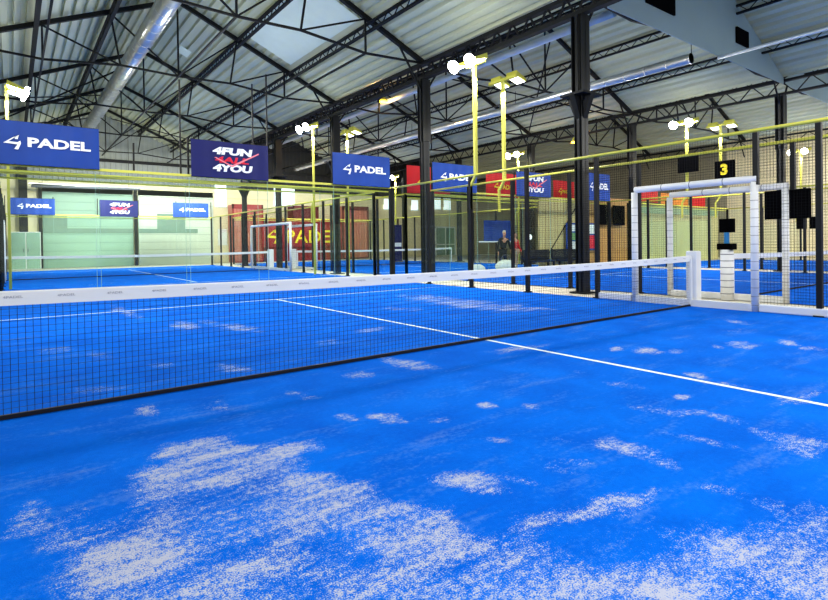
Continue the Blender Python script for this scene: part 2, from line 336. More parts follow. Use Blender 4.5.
net_copy((CX0+CX1)/2,0,'net of the court right of the nearest one, beyond its padded frame')
net_copy((CX0+CX1)/2,BY,'net in front of the red containers with yellow lettering')
net_copy((EX0+EX1)/2,0,'net of the farthest right-hand court near the cream wall')
def net_post(x,y,label,r=.1,square=True,h=1.0):
    t=thing('net_post',label,'net post',(x,y,0))
    m=MB()
    if square:
        m.box((-r,-r,0),(r,r,h)); o=m.build('pad',M['white'],t); bev(o,.025)
        MB().box((-r-.05,-.03,.05),(-r,.03,.86)).build('tensioner',M['white'],t)
    else:
        m.tube((0,0,0),(0,0,h),r,16); m.build('pad',M['white'],t,True)
        for k in range(7): MB().tube((0,0,.12+k*.13),(0,0,.135+k*.13),r+.004,16).build('strap',M['strap'],t)
    return t
def bev(o,w,seg=2):
    b=o.modifiers.new('bevel','BEVEL'); b.width=w; b.segments=seg; b.limit_method='ANGLE'
net_post(5.16,0,'white padded square post ending the nearest net')
net_post(6.52,0.02,'white cylindrical pad on the post beyond the nearest net, black unit on top',.12,False,1.0)
net_post(5.36,BY,'white net post of the court behind, inside its small frames',.12)
net_post(6.52,BY,'white net post in front of the left end of the yellow lettering',.12)
net_post(17.0,0,'white net post at the far side of the right-hand court')
# device on the cylinder
t=thing('score_counter','black box on a blue stem over the cylindrical post pad','score counter',(6.52,0.02,1.0))
MB().box((-.1,-.15,0),(.1,.15,.12)).build('base',M['screen'],t)
MB().tube((0,.0,.12),(0,0,.34),.05,10).build('stem',M['cyan'],t)
MB().box((-.04,-.15,.34),(.04,.13,.61)).build('display',M['screen'],t)
# ---------------------------------------------------------------- fences
PM={}
def panel_mesh(w,h,s=.05,r=.0022):
    k=(round(w,2),h,s)
    if k in PM: return PM[k]
    m=MB(); n=int(round(w/s))
    for i in range(n+1): m.tube((0,w*i/n,0),(0,w*i/n,h),r,3,cap=False)
    n=int(round(h/s))
    for i in range(n+1): m.tube((0,0,h*i/n),(0,w,h*i/n),r,3,cap=False)
    PM[k]=m.mesh('wire_mesh',M['wire']); return PM[k]
def glass_mesh(w,h,alongx=False):
    k=('g',round(w,2),h,alongx)
    if k in PM: return PM[k]
    m=MB(); m.poly([(0,0,0),(w-.014,0,0),(w-.014,0,h),(0,0,h)]) if alongx else m.poly([(0,0,0),(0,w-.014,0),(0,w-.014,h),(0,0,h)])
    PM[k]=m.mesh('glass_pane',M['glass']); return PM[k]
def side_fence(x,yc,ylo,yhi,label,spacing=.05,wire=.0017,pads=True,rail=True):
    """one long side of a court; posts 2 m apart, glass toward the ends, entrance gap round the net post"""
    t=thing('mesh_fence',label,'court fence',(x,yc,0))
    ps=[p for p in (-10,-8,-6,-4,-2.04,2.05,4.06,6.13,8.05,10) if ylo<=p<=yhi]
    for p in ps:
        MB().box((-.04,p-.04,0),(.04,p+.04,2.96)).build('post',M['black'],t)
        MB().box((-.08,p-.07,0),(.08,p+.07,.02)).build('foot_plate',M['black'],t)
    for a,b in zip(ps[:-1],ps[1:]):
        if b-a>3:
            # over the entrance: mesh from frame top to rail, and narrow panels beside it
            put('wire_mesh',panel_mesh(b-a-.08,.8,spacing,wire),t,(0,a+.04,2.2))
            put('wire_mesh',panel_mesh(.86,2.9,spacing,wire),t,(0,a+.04,.06)); put('wire_mesh',panel_mesh(.86,2.9,spacing,wire),t,(0,b-.9,.06))
            continue
        if min(abs(a),abs(b))>=7.9: put('glass_pane',glass_mesh(b-a-.06,2.95),t,(0,a+.04,.02))
        elif min(abs(a),abs(b))>=5.9:
            put('glass_pane',glass_mesh(b-a-.06,1.98),t,(0,a+.04,.02)); put('wire_mesh',panel_mesh(b-a-.08,.95,spacing,wire),t,(0,a+.04,2.0))
        else: put('wire_mesh',panel_mesh(b-a-.08,2.9,spacing,wire),t,(0,a+.04,.06))
    if ylo>-7 and x<7:
        for p in (-1.13,): MB().box((-.04,p-.04,2.1),(.04,p+.04,2.96)).build('post',M['black'],t)
    if rail: MB().tube((0,ps[0]-.04,3.0),(0,ps[-1]+.04,3.0),.03,8).build('top_rail',M['yellow'],t,True)
    return t
def frame(x,yc,label,y0=-1.1,y1=1.15,h=2.15,r=.062,straps=True,group=None):
    t=thing('entrance_frame',label,'padded frame',(x,yc,0),group=group)
    for y in(y0,y1):
        p=MB().tube((0,y,0),(0,y,h),r,12).build('padded_post',M['white'],t,True)
        if straps:
            s=MB()
            for k in range(13): s.tube((0,y,.1+k*.145),(0,y,.107+k*.145),r+.002,12)
            s.build('strap',M['strap'],p)
    b=MB().tube((0,y0-.05,h+.05),(0,y1-.02,h+.05),r*1.0,12).build('padded_beam',M['white'],t,True)
    if straps:
        s=MB()
        for y in(-.6,.0,.55): s.tube((0,y-.006,h+.05),(0,y+.006,h+.05),r+.003,12)
        s.build('strap',M['strap'],b)
    MB().box((-.05,y0,0),(.05,y1,.12)).build('threshold',M['white'],t)
    return t
side_fence(AX1,0,-6.1,10,'black mesh fence with yellow rail right of the nearest court, front one of the two')
def kerb(x,ya,yb,label):
    o=MB().box((x-.05,ya,0),(x+.05,yb,.13)).build('kerb_pad',M['white']); bev(o,.02); tag(o,label,'kerb')
frame(AX1,0,'white padded entrance frame in front, either side of the nearest net post')
kerb(AX1,-6,-1.17,'white kerb pad at the foot of the front fence, right of the frame')
kerb(AX1,1.22,2.0,'short white kerb pad at the foot of the front fence, left of the frame')
side_fence(CX0,0,-6.1,10,'black mesh fence with yellow rail just behind the front right-hand fence')
frame(CX0,0,'white padded entrance frame standing behind the front one',-1.0,1.3,2.13)
side_fence(CX1,0,-4.1,10,'mesh fence on the far side of the right-hand court',.1,.0022)
frame(CX1,0,'white padded frame on the far side of the right-hand court',straps=False)
side_fence(EX0,0,-4.1,10,'mesh fence on the near side of the farthest right-hand court',.1,.0022)
side_fence(EX1,0,-2.1,10,'mesh fence along the cream right wall',.1,.0022)
side_fence(AX1+BO,BY,-10,10,'mesh fence right of the court behind, left of the red containers',.1,.0022)
frame(AX1+BO,BY,'small pink-white padded frame right of the net of the court behind',-2.6,2.6,2.15,straps=False)
side_fence(CX0,BY,-10,10,'mesh fence in front of the left end of the red containers',.1,.0022)
frame(CX0,BY,'small white padded frame in front of the yellow letter P',-2.4,1.2,2.1,straps=False)
side_fence(CX1,BY,-10,10,'mesh fence at the right end of the court with the red containers',.1,.0022)
side_fence(AX0+BO,BY,-10,10,'mesh fence at the left edge of the court behind',.1,.0022)
frame(AX0+BO,BY,'white padded frame at the far left edge of the court behind',-1.1,1.15,straps=False)
def back_wall(x0,x1,y,label,posts=True,h=3.0,upper=0,step=2.014):
    t=thing('glass_wall',label,'glass wall',(x0,y,0)); n=5; st=(x1-x0)/n
    for i in range(n):
        put('glass_pane',glass_mesh(st,h-.06,True),t,(i*st+.007,0,.02))
    for i in range(1,n):
        MB().box((i*st-.003,-.006,.02),(i*st+.005,.006,h-.05)).build('glass_seam',M['seam'],t)
    MB().box((0,-.05,h-.03),(x1-x0,.03,h+.03)).build('top_rail',M['yellow'],t)
    MB().tube((0,.06,h-.12),(x1-x0,.06,h-.12),.025,6).build('clamp_rail',M['yellow'],t)
    for x in (0,x1-x0): MB().box((x-.04,-.04,0),(x+.04,.04,h)).build('post',M['black'],t)
    if upper:
        for i in range(n+1): MB().box((i*st-.02,.03,h),(i*st+.02,.07,h+.96)).build('upper_post',M['black'],t)
    return t
back_wall(-4.98,5.0,10.02,'glass back wall of the nearest court under the large banners',upper=1)
back_wall(-5+BO,5.07+BO,11.6,'glass wall just behind the nearest court back wall')
back_wall(-5+BO,5.07+BO,31.62,'glass back wall of the court behind, under the small far banners',upper=1)
back_wall(CX0+.06,CX1-.06,10.02,'glass back wall of the right-hand court, in front of the wood boards',upper=1)
back_wall(CX0,CX1,11.6,'glass wall behind the corridor with the standing people')
back_wall(CX0,CX1,31.62,'glass back wall in front of the red containers')
back_wall(EX0,EX1,10.02,'glass back wall in front of the olive tarp')
# ---------------------------------------------------------------- banners
banner(-4.93,-2.91,9.9,3.0,3.92,'padel','large bright blue 4PADEL banner at the far left')
banner(-.96,1.0,9.9,2.98,3.92,'fun','large navy banner with 4FUN and 4YOU lettering')
banner(2.93,4.92,9.9,3.0,3.95,'padel','large blue 4PADEL banner left of the tall grey column')
banner(6.62,8.62,9.9,3.0,3.96,'padel','blue 4PADEL banner just right of the tall grey column')
banner(10.65,12.65,9.9,3.0,3.95,'fun','faint blue banner with two lines of white words behind the yellow masts','blue')
banner(14.9,16.7,9.9,3.0,4.2,'padel','blue banner half hidden by the thick dark column')
banner(6.65,8.65,11.5,3.04,4.05,'red','red banner with a yellow figure four beside the tall grey column')
banner(10.52,12.4,11.5,3.1,4.08,'red','dark red banner behind the yellow masts')
banner(14.65,16.15,11.5,3.15,4.0,'red','red banner left of the thick dark column')
banner(-4.58,-2.67,31.5,2.99,3.85,'padel','small far blue 4PADEL banner at the left')
banner(-.65,1.25,31.5,2.96,3.88,'fun','small far navy banner with two lines of white words')
banner(3.1,5.12,31.5,3.0,3.86,'padel','small far blue 4PADEL banner right of the navy one')
banner(20.3,22.4,10.9,3.2,4.0,'plain','plain red banner above the olive tarp, left end','red')
banner(22.7,25.6,10.9,3.1,3.75,'plain','orange and brown banner above the olive tarp','orange')
banner(26.0,27.6,10.9,3.05,3.9,'plain','orange red banner above the olive tarp, right end','red')
# ---------------------------------------------------------------- light masts
def mast(x,y,face,label,h=6.0,bright=True,lampw=0,col='yellow',lit=True,bracket=True,base=0.0):
    """face=-1: heads look toward -x"""
    t=thing('light_mast',label,'light mast',(x,y,0))
    MB().bar((0,0,2.98 if y<12 else 0),(0,0,h-.08),.085 if y<12 else .07).build('pole',M[col],t)
    if bracket:
        g=MB(); g.bar((0,0,3.0),(0,.22,2.72),.06).bar((0,.22,2.72),(0,.22,2.1),.06); g.build('bracket',M[col],t)
    MB().box((-.04,-.42 if bright else -.58,h-.12),(.04,.30 if bright else .58,h-.04)).build('crossbar',M[col],t)
    for s in(-1,1):
        hd=MB().prism([(face*.0,s*.33-.2,h-.05),(face*.42,s*.33-.2,h-.17),(face*.42,s*.33-.2,h-.10),(face*.02,s*.33-.2,h+.08)],(0,.4,0)).build('lamp_head',M[col],t)
        MB().poly([(face*.02,s*.33-.17,h-.065),(face*.41,s*.33-.17,h-.18),(face*.41,s*.33+.17,h-.18),(face*.02,s*.33+.17,h-.065)]).build('lens',M['lens'] if bright else M['lensdim'],hd)
        if bright:
            MB().tube((face*.40,s*.33,h-.13),(face*.47,s*.33,h-.17),.15,16,.17).build('glare_disc',M['lens'],hd,True)  # glowing disc added before the head to stand for lamp glare
    return t
LM=[(AX1,5.9,-1,True,'yellow light mast with blazing lamps, left one of the tall central pair'),
(CX0,6.45,1,False,'yellow light mast seen from behind, right one of the tall central pair'),
(AX1+BO-.3,15.8,-1,True,'yellow mast with bright lamps left of the third large banner'),
(6.5,15.7,1,False,'yellow mast seen from behind above the third large banner'),
(CX1,6.28,-1,True,'yellow mast with bright lamps beyond the front padded frame'),
(EX0,5.62,1,False,'yellow mast seen from behind left of the sign with number 3'),
(CX1,15.8,-1,True,'distant mast with small lamps right of the tall central pair'),
(CX1,28,-1,True,'distant mast with small lamps between blue and red banners'),
(EX1+.3,6.2,-1,True,'distant mast with lamps in front of the cream right wall'),
(-4.55,15.9,1,True,'mast with a bright lamp above the far left banner')]
for x,y,fc,br,lb in LM: mast(x,y,fc,lb,bright=br,lit=br)
def lamp(x,y,z,tx,ty,power,size=.8,col=(1,.98,.94)):
    l=bpy.data.lights.new('lamp','AREA'); l.shape='RECTANGLE'; l.size=size; l.size_y=size*1.6; l.energy=power; l.color=col
    o=bpy.data.objects.new('flood_or_fill_light',l); C.objects.link(o); o.location=(x,y,z)
    o.rotation_euler=(Vector((tx,ty,0))-Vector((x,y,z))).to_track_quat('-Z','Y').to_euler(); return o
P0=300
for x,y,fc,br,lb in LM: lamp(x+fc*.3,y,5.75,x+fc*4,y,P0)
for x,y,fc in((AX1,-5.9,-1),(AX0,-5.9,1),(AX0,5.9,1),(CX0,-6,1),(CX1,-6,-1),(AX1,27.5,-1),(-4.6,27.5,1),(6.5,27.5,1),(EX0,-6,1),(EX1,-6,-1)):
    lamp(x+fc*.3,y,5.75,x+fc*4,y,P0)
# upward spill from added point lights without fixtures, brightening the roof
for x,y,e in((0,-3,1.1),(0,4,1.3),(0,13,1.1),(0,23,.9),(11.6,-2,.35),(11.6,7,.55),(11.6,17,.3),(11.6,27,.3),(23.2,0,.45),(23.2,8,.7)):
    l=bpy.data.lights.new('fill','POINT'); l.energy=e*150; l.shadow_soft_size=.5; l.color=(1,1,.9)
    o=bpy.data.objects.new('roof_fill',l); C.objects.link(o); o.location=(x,y,5.2)
for x,y in((-1,29),(4,29),(12,28.5),(26,0)): lamp(x,y,5.2,x+(9 if x==26 else 0),y+(9 if x!=26 else 0),330,.8,(1,.97,.88))  # extra lamps added to brighten the rear and right walls, no fixtures there
# amber lamps
for (x,y,z,lb) in ((8.1,15.4,7.4,'small round amber lamp hanging right of the middle column'),(17.1,12.2,6.1,'small amber lamp right of the thick dark column')):
    t=thing('amber_lamp',lb,'lamp',(x,y,z))
    MB().tube((0,0,0),(0,0,.22),.2,12,.07).build('shade',M['yellow'],t,True); MB().tube((0,0,-.05),(0,0,0),.17,12).build('bulb',M['sodium'],t,True)
    MB().tube((0,0,.22),(0,0,.9),.012,5).build('cable',M['black'],t)
    l=bpy.data.lights.new('amber','POINT'); l.energy=90; l.color=(1,.6,.2); l.shadow_soft_size=.15
    o=bpy.data.objects.new('amber_glow',l); C.objects.link(o); o.location=(x,y,z-.3)
# ---------------------------------------------------------------- columns
def column(x,y,label,cap=True):
    t=thing('steel_column',label,'column',(x,y,0))
    lo=MB(); w=.12; th=.02
    for z0,z1,w in((0.0,4.45,.115),(4.45,6.42,.15)):
        lo.box((-w,-w,z0),(w,-w+th,z1)).box((-w,w-th,z0),(w,w,z1)).box((-th/2,-w,z0),(th/2,w,z1)).box((-w,-.04,z0),(-w+.02,.04,z1)).box((w-.02,-.04,z0),(w,.04,z1))
    lo.build('shaft',M['column'],t)
    MB().box((-.22,-.22,0),(.22,.22,.03)).build('base_plate',M['steel'],t)
    if cap:
        m=MB()
        for a,b in((1,0),(-1,0),(0,1),(0,-1)):
            px,py=-b,a; w=.07
            m.prism([(a*.1+px*w,b*.1+py*w,4.0),(a*.12+px*w,b*.12+py*w,4.55),(a*.34+px*w,b*.34+py*w,4.55)],(-px*2*w,-py*2*w,0))
        m.box((-.34,-.34,4.55),(.34,.34,4.6)); m.build('bracket',M['steel'],t)
    return t
colnames={(5.8,3):'thick dark column right of the masts, nearest of the row',(5.8,9.2):'tall grey column left of the masts',(5.8,15.4):'dark column behind the third large banner',
(5.8,21.6):'dark flared column beside the navy banner',(6.15,27.8):'slim far column with a flared head in front of the red panel',
(17.4,3):'dark column rising beyond the right-hand padded frames',(17.4,9.2):'dark column standing above the pine boards',(17.4,15.4):'distant column of the second row, right of the masts',
(17.4,21.6):'distant column of the second row, behind the masts',(17.4,27.8):'farthest column of the second row'}
for (x,y),lb in colnames.items(): column(x,y,lb,x<7 and y!=9.2)
# ---------------------------------------------------------------- roof structure
ZV,ZR=7.0,9.62; SL=(ZR-ZV)/5.8
ordn=['first','second','third','fourth','fifth','sixth','seventh']
def truss_meshes():
    T=[]
    def add(n,p,q,w): T.append((n,MB().bar((p[0],0,p[1]),(q[0],0,q[1]),w).mesh(n,M['steel'])))
    top=lambda d:ZV+SL*(5.8-d)-.1
    for s in(-1,1):
        add('rafter',(s*5.78,ZV-.02),(0,ZR-.06),.13)
        add('strut',(s*3.7,6.84),(s*3.7,top(3.7)),.05); add('strut',(s*1.7,7.05),(s*3.7,top(3.7)),.045)
        add('strut',(s*1.7,7.05),(s*1.95,top(1.95)),.05); add('strut',(0,7.0),(s*1.95,top(1.95)),.045)
        add('knee_brace',(s*5.75,6.0),(s*4.9,top(4.9)),.05)
    add('king_post',(0,7),(0,ZR-.1),.05)
    r=MB(); pts=[(-5.8,6.95),(-3.7,6.84),(-1.7,7.05),(0,7.0),(1.7,7.05),(3.7,6.84),(5.8,6.95)]
    for a,b in zip(pts[:-1],pts[1:]): r.bar((a[0],0,a[1]),(b[0],0,b[1]),.06)
    T.append(('tie_rod',r.mesh('tie_rod',M['steel'])))
    return T
TM=truss_meshes()
bayname={0:'over the nearest courts',11.6:'over the right-hand court',23.2:'over the farthest right court'}
for xc in(0,11.6,23.2):
    ys=[9.2,15.4,21.6,27.8,34] if xc==0 else [3,9.2,15.4,21.6,27.8]
    if xc==23.2: ys=[3,9.2,15.4]
    for i,y in enumerate(ys):
        t=thing('roof_truss','black steel roof truss %s, %s from the camera'%(bayname[xc],ordn[i]),'roof truss',(xc,y,0),group=None)
        for k,me in TM: put(k,me,t)
def lattice(x,z,y0,y1,depth,label,w=.05,step=.45,name='lattice_beam'):
    t=thing(name,label,'roof beam',(x,y0,0)); L=y1-y0
    MB().box((-w*.9,0,z-w),(w*.9,L,z)).box((-w*.9,0,z-depth),(w*.9,L,z-depth+w)).build('chord',M['steel'],t)
    m=MB(); n=int(L/step)
    for i in range(n):
        a=i*L/n; b=(i+1)*L/n
        z0,z1=(z-depth+.02,z-.02) if i%2 else (z-.02,z-depth+.02)
        m.bar((0,a,z0),(0,b,z1),w*.42)
    m.build('lattice_web',M['steel'],t); return t
for xc,bn in ((0,'over the nearest courts'),(11.6,'over the right-hand court'),(23.2,'over the farthest right court')):
    for dx,nm in((-3.85,'left outer'),(-1.95,'left inner'),(1.95,'right inner'),(3.85,'right outer')):
        if xc==23.2 and dx>0: continue
        lattice(xc+dx,ZV+SL*(5.8-abs(dx))-.08,-5,35.5,.3,'long black lattice purlin %s, %s one of the bay'%(bn,nm),.055,.3)
lattice(5.8,6.98,-5,35.5,.55,'deep black lattice valley girder on the nearest column row',.1,.3,'valley_girder')
lattice(17.4,6.98,-5,35.5,.55,'deep black lattice valley girder on the second column row',.08,.5,'valley_girder')
lattice(29.0,6.98,-5,35.5,.5,'lattice girder near the right wall',.08,.6,'valley_girder')
def bracing(xc,side,ya,yb,label):
    t=thing('cross_bracing',label,'bracing',(0,0,0)); z=lambda d:ZV+SL*(5.8-d)-.46
    for a,b in(((.3,ya),(5.5,yb)),((5.5,ya),(.3,yb))):
        MB().bar((xc+side*a[0],a[1],z(a[0])),(xc+side*b[0],b[1],z(b[0])),.05).build('rod',M['steel'],t)
    return t
bracing(0,-1,21.6,27.8,'crossed black rods under the left roof slope, nearer pair')
bracing(0,-1,27.8,34,'crossed black rods under the left roof slope, far pair')
bracing(0,1,27.8,34,'crossed black rods under the right roof slope at the rear')
bracing(11.6,-1,21.6,27.8,'crossed black rods under the roof of the right-hand bay')
bracing(11.6,1,9.2,15.4,'crossed black rods under the second bay roof, near the second column row')
for i,(x,z) in enumerate(((-3.7,6.84),(0,7.0),(3.7,6.84),(7.9,6.84),(11.6,7.0),(15.3,6.84))):
    o=MB().bar((x,9.2,z),(x,35.8,z),.05).build('sag_rod',M['steel']); tag(o,'long horizontal black rod linking the truss ties, %s from the left'%ordn[i],'rod')
# corrugated roof
def roof():
    m=MB(); y0,y1=-10,36.2
    pr=[]
    def slope(xa,za,xb,zb):
        n=int(abs(xb-xa)/.29); 
        for i in range(n):
            for fz,dz in((0,0),(.5,0),(.56,.10),(.92,.10)):
                t=(i+fz)/n; pr.append((xa+(xb-xa)*t,za+(zb-za)*t+dz))
        pr.append((xb,zb))
    segs=[(-11.6,ZR,-5.8,ZV),(-5.8,ZV,0,ZR),(0,ZR,5.8,ZV),(5.8,ZV,11.6,ZR),(11.6,ZR,17.4,ZV),(17.4,ZV,23.2,ZR),(23.2,ZR,29,ZV),(29,ZV,32,ZV+3*SL)]
    for s in segs: slope(s[0],s[1]+.08,s[2],s[3]+.08)
    for x,z in pr: m.v+=[(x,y0,z),(x,y1,z)]
    for i in range(len(pr)-1): m.f.append((2*i,2*i+1,2*i+3,2*i+2))
    o=m.build('ceiling',M['roof']); tag(o,'grey green corrugated steel roof underside in gabled bays','ceiling',kind='structure')
roof()
for (xa,xb,ya,yb,lb) in ((2.05,3.75,9.6,14.9,'large pale translucent skylight over the nearest courts'),(.9,1.3,19,19.8,'tiny pale skylight left of the large one')):
    z=lambda x:ZV+SL*(5.8-abs(x if x<6 else x-11.6))+.06
    o=MB().poly([(xa,ya,z(xa)),(xb,ya,z(xb)),(xb,yb,z(xb)),(xa,yb,z(xa))]).build('skylight',M['skylight'] if xa!=14.3 else M['window']); tag(o,lb,'skylight',kind='structure')
# gable infill panels above the truss tie
for i,xc in enumerate((11.6,23.2)):
    a=xc-4.9 if i==0 else xc-5.7
    m=MB().prism([(a,2.86,6.80),(xc+5.7,2.86,6.80),(xc+5.7,2.86,ZV+.03),(xc,2.86,ZR+.02),(a,2.86,ZV+SL*(a-xc+5.8))],(0,.03,0))
    o=m.build('wall_gable_panel',M['gable']); tag(o,'grey gable infill panel above the %s tie, %s'%('truss','upper right of the picture' if i==0 else 'at the right edge'),'wall panel',kind='structure')
    if i==0:
        MB().box((13.45,2.80,7.45),(14.3,2.855,7.95)).build('vent',M['screen'],o)
        MB().box((8.3,2.80,7.35),(9.7,2.855,7.9)).build('vent',M['screen'],o)
# ducts and pipes
def duct(x,z,y0,y1,r,label,matn='duct',rings=True,name='air_duct'):
    t=thing(name,label,'duct',(x,y0,z)); L=y1-y0
    m=MB().tube((0,0,0),(0,L,0),r,20)
    if rings:
        k=0.
        while k<L: m.tube((0,k,0),(0,min(L,k+.03),0),r+.012,20); k+=.75
    m.build('tube',M[matn],t,True)
    n=max(2,int(L/6.2)); h=MB()
    for i in range(n+1): h.bar((0,L*i/n,r),(0,L*i/n,r+.5),.015)
    h.build('hanger',M['black'],t)
    return t
duct(-1.02,8.0,7,33,.27,'long round silver air duct overhead at the left')
duct(11.5,6.68,3.3,33,.15,'long bluish silver duct overhead right of the masts')
duct(8.6,7.55,4,30,.12,'thin pale duct overhead behind the thick dark column','pipe',False)
duct(12.35,6.75,-3,2.9,.05,'thin pale pipe passing under the grey gable panel','pipe',False,'pipe')
# thin vertical rods
for x,zt,lb in ((-1.17,5.4,'thin black pole left of the navy banner'),(.64,5.6,'thin black pole above the navy banner, left of two'),(1.03,5.93,'thin black pole above the navy banner, right of two'),(-2.2,3.7,'short black pole between the first two large banners')):
    o=MB().tube((x,10.04,3.03),(x,10.04,zt),.022,6).build('support_pole',M['black']); tag(o,lb,'pole')
# ---------------------------------------------------------------- hall walls
o=MB().box((-9,36,0),(31.6,36.3,4.6)).build('wall_back',M['cream']); tag(o,'cream rear wall of the hall','wall',kind='structure')
def clad(x0,x1,y,z0,z1,name,label,m_):
    m=MB(); x=x0; k=0; P=[]
    while x<x1: P+= [(x,y),(x+.14,y),(x+.17,y-.03),(x+.27,y-.03)]; x+=.3
    for a,b in P: m.v+=[(a,b,z0),(a,b,z1)]
    for i in range(len(P)-1): m.f.append((2*i,2*i+2,2*i+3,2*i+1))
    o=m.build(name,m_); tag(o,label,'wall',kind='structure')
clad(-9,9,35.98,5.3,10.2,'wall_back','pale ribbed cladding of the upper rear wall',M['clad'])
clad(9,31.4,35.98,5.3,10.2,'wall_back','dark ribbed cladding of the upper rear wall, right part',M['darkclad'])
MB().box((-9,35.9,4.6),(31.6,36.3,5.3)).build('trim_1',M['cream'])['kind']='structure'
tag(bpy.data.objects['trim_1'],'cream beam across the rear wall','trim')
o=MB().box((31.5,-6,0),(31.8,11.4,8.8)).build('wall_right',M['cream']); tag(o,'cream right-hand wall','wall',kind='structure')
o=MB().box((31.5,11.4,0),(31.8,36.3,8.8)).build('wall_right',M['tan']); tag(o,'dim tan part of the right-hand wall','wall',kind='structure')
o=MB().box((-9.3,-13,0),(-9,36.3,9)).build('wall_left',M['clad']); tag(o,'pale left-hand wall outside the picture','wall',kind='structure')
MB().box((-9,35.75,6.62),(31.4,35.9,6.8)).build('trim_2',M['steel'])
tag(bpy.data.objects['trim_2'],'dark rail along the rear cladding','trim',kind='structure')
# roller doors in the rear wall
for i,(x0,x1,lb) in enumerate(((-3.05,1.65,'tall mint roller door with a grey green band, left'),(1.95,6.6,'tall pale roller door right of the dark jamb'))):
    o=MB().box((x0,35.9,0),(x1,35.99,4.95)).build('door_%d'%(i+1),M['mint'] if i==0 else M['pale']); tag(o,lb,'door',kind='structure')
    MB().box((x0+.02,35.87,2.1),(x1 if i==0 else x0+3.6,35.9,2.4)).build('band',M['mintdark'],o)
    if i==0: MB().box((x0+.05,35.87,2.4),(x0+1.2,35.9,3.25)).build('pane',M['mintdark'],o)
    else: MB().box((x0+1.1,35.87,2.4),(x0+2.8,35.9,3.4)).build('pane',M['mintdark'],o)
    m=MB()
    for k in range(9): m.box((x0,35.885,.5+k*.5),(x1,35.9,.515+k*.5))
    m.build('slat_joint',M['mintdark'],o)
for k,x in enumerate((-3.15,1.8)):
    o=MB().box((x-.08,35.75,0),(x+.08,35.95,5.1)).build('trim_%d'%(k+3),M['steel']); tag(o,'dark steel door jamb %s'%('at the left of the rear doors' if k==0 else 'between the rear roller doors'),'trim',kind='structure')
o=MB().box((-4.15,35.6,0),(-3.75,35.95,10)).build('trim_5',M['steel']); tag(o,'dark pilaster at the far left of the rear wall','trim',kind='structure')
for i,(x0,x1,z0,z1) in enumerate(((6.75,7.5,4.0,5.55),(11.0,12.6,4.2,5.6),(20.7,21.3,4.2,5.1),(23.6,24.3,4.2,5.1),(26.1,26.9,4.35,5.4),(27.3,28.1,4.35,5.4),(6.9,7.5,1.3,2.4))):
    o=MB().box((x0,35.86,z0),(x1,35.98,z1)).build('window_%d'%(i+1),M['window'] if i<6 else M['band']); tag(o,'bright window high in the rear wall, %s from the left'%(ordn[i]) if i<6 else 'white notice on the rear wall left of the red panel','window',kind='structure')
    MB().box((x0-.05,35.84,z0-.06),(x1+.05,35.9,z0)).build('sill',M['band'],o)
# white cabinets far left
t=thing('storage_cabinet','pale double-door cabinet at the foot of the far left wall','cabinet',(-4.55,34.6,0))
MB().box((0,0,0),(1.35,.7,2.15)).build('body',M['band'],t)
for k in(0,1): d=MB().box((.03+k*.67,-.03,.05),(.64+k*.67,0,2.1)).build('door',M['mint'],t); MB().box((.55+k*.2,-.06,1.0),(.58+k*.2,-.03,1.2)).build('handle',M['strap'],d)
t=thing('heater_tube','dark horizontal tube heater under the left rail','heater',(-3.6,34.2,4.75))
MB().tube((0,0,0),(5.4,0,.1),.09,10).build('tube',M['strap'],t,True); MB().box((-.15,-.2,.1),(5.5,.2,.16)).build('reflector',M['duct'],t)
for x in(.5,4.8): MB().bar((x,0,.15),(x,0,3.6),.02).build('hanger',M['black'],t)
# ---------------------------------------------------------------- red containers behind the second row
def ribbed(name,x0,x1,y,z0,z1,m_,parent):
    m=MB(); P=[]; x=x0
    while x<x1-.01: P+=[(x,y),(x+.09,y),(x+.13,y+.05),(x+.21,y+.05)]; x+=.25
    P.append((x1,y))
    for a,b in P: m.v+=[(min(a,x1),b,z0),(min(a,x1),b,z1)]
    for i in range(len(P)-1): m.f.append((2*i,2*i+2,2*i+3,2*i+1))
    return m.build(name,m_,parent)
def container(x0,x1,z0,z1,mname,label,cap='brick',depth=1.1,y=34.5):
    t=thing('container',label,'container',(x0,y,z0)); w=x1-x0;h=z1-z0
    MB().box((.02,.08,0.02),(w-.02,depth,h-.02)).build('shell',M[mname],t)
    ribbed('corrugated_side',.08,w-.08,.02,.12,h-.3,M[mname],t)
    m=MB().box((0,0,h-.32),(w,.1,h)).box((0,0,0),(w,.1,.12)).box((0,0,0),(.1,.1,h)).box((w-.1,0,0),(w,.1,h)); m.build('frame',M[cap],t)
    return t
container(7.5,9.65,0,4.12,'pink','tall faded pink container with a red top edge, leftmost of the red row')
container(9.75,15.9,0,3.2,'brick','long low red container carrying yellow 4PADEL lettering')
container(11.9,13.95,3.22,4.15,'maroon','maroon box stacked on the long red container',cap='maroon')
container(16.0,18.35,0,4.25,'pink','tall faded red container right of the yellow lettering','maroon')
t=thing('fascia_sign','yellow 4PADEL lettering mounted on the red container','sign',(9.5,34.3,1.35))
MB().box((0,.02,-.3),(6.3,.14,1.35)).build('board',M['brick'],t)
put('logo',logo_mesh(M['yellowletter'],1.0,1.15),t,(.2,0,-.05)); put('lettering',text_mesh('PADEL',M['yellowletter'],4.3,.95,bold=.01),t,(1.75,0,0))
t=thing('roll_up_banner','narrow blue stand-up banner with a white middle beside the bright doorway','stand banner',(14.3,24.6,0))
MB().box((0,0,.05),(.75,.03,2.4)).build('sheet',M['navy'],t); MB().box((.05,-.01,1.0),(.7,0,1.25)).build('print',M['letter'],t); MB().box((-.02,-.1,0),(.77,.12,.06)).build('base',M['strap'],t)
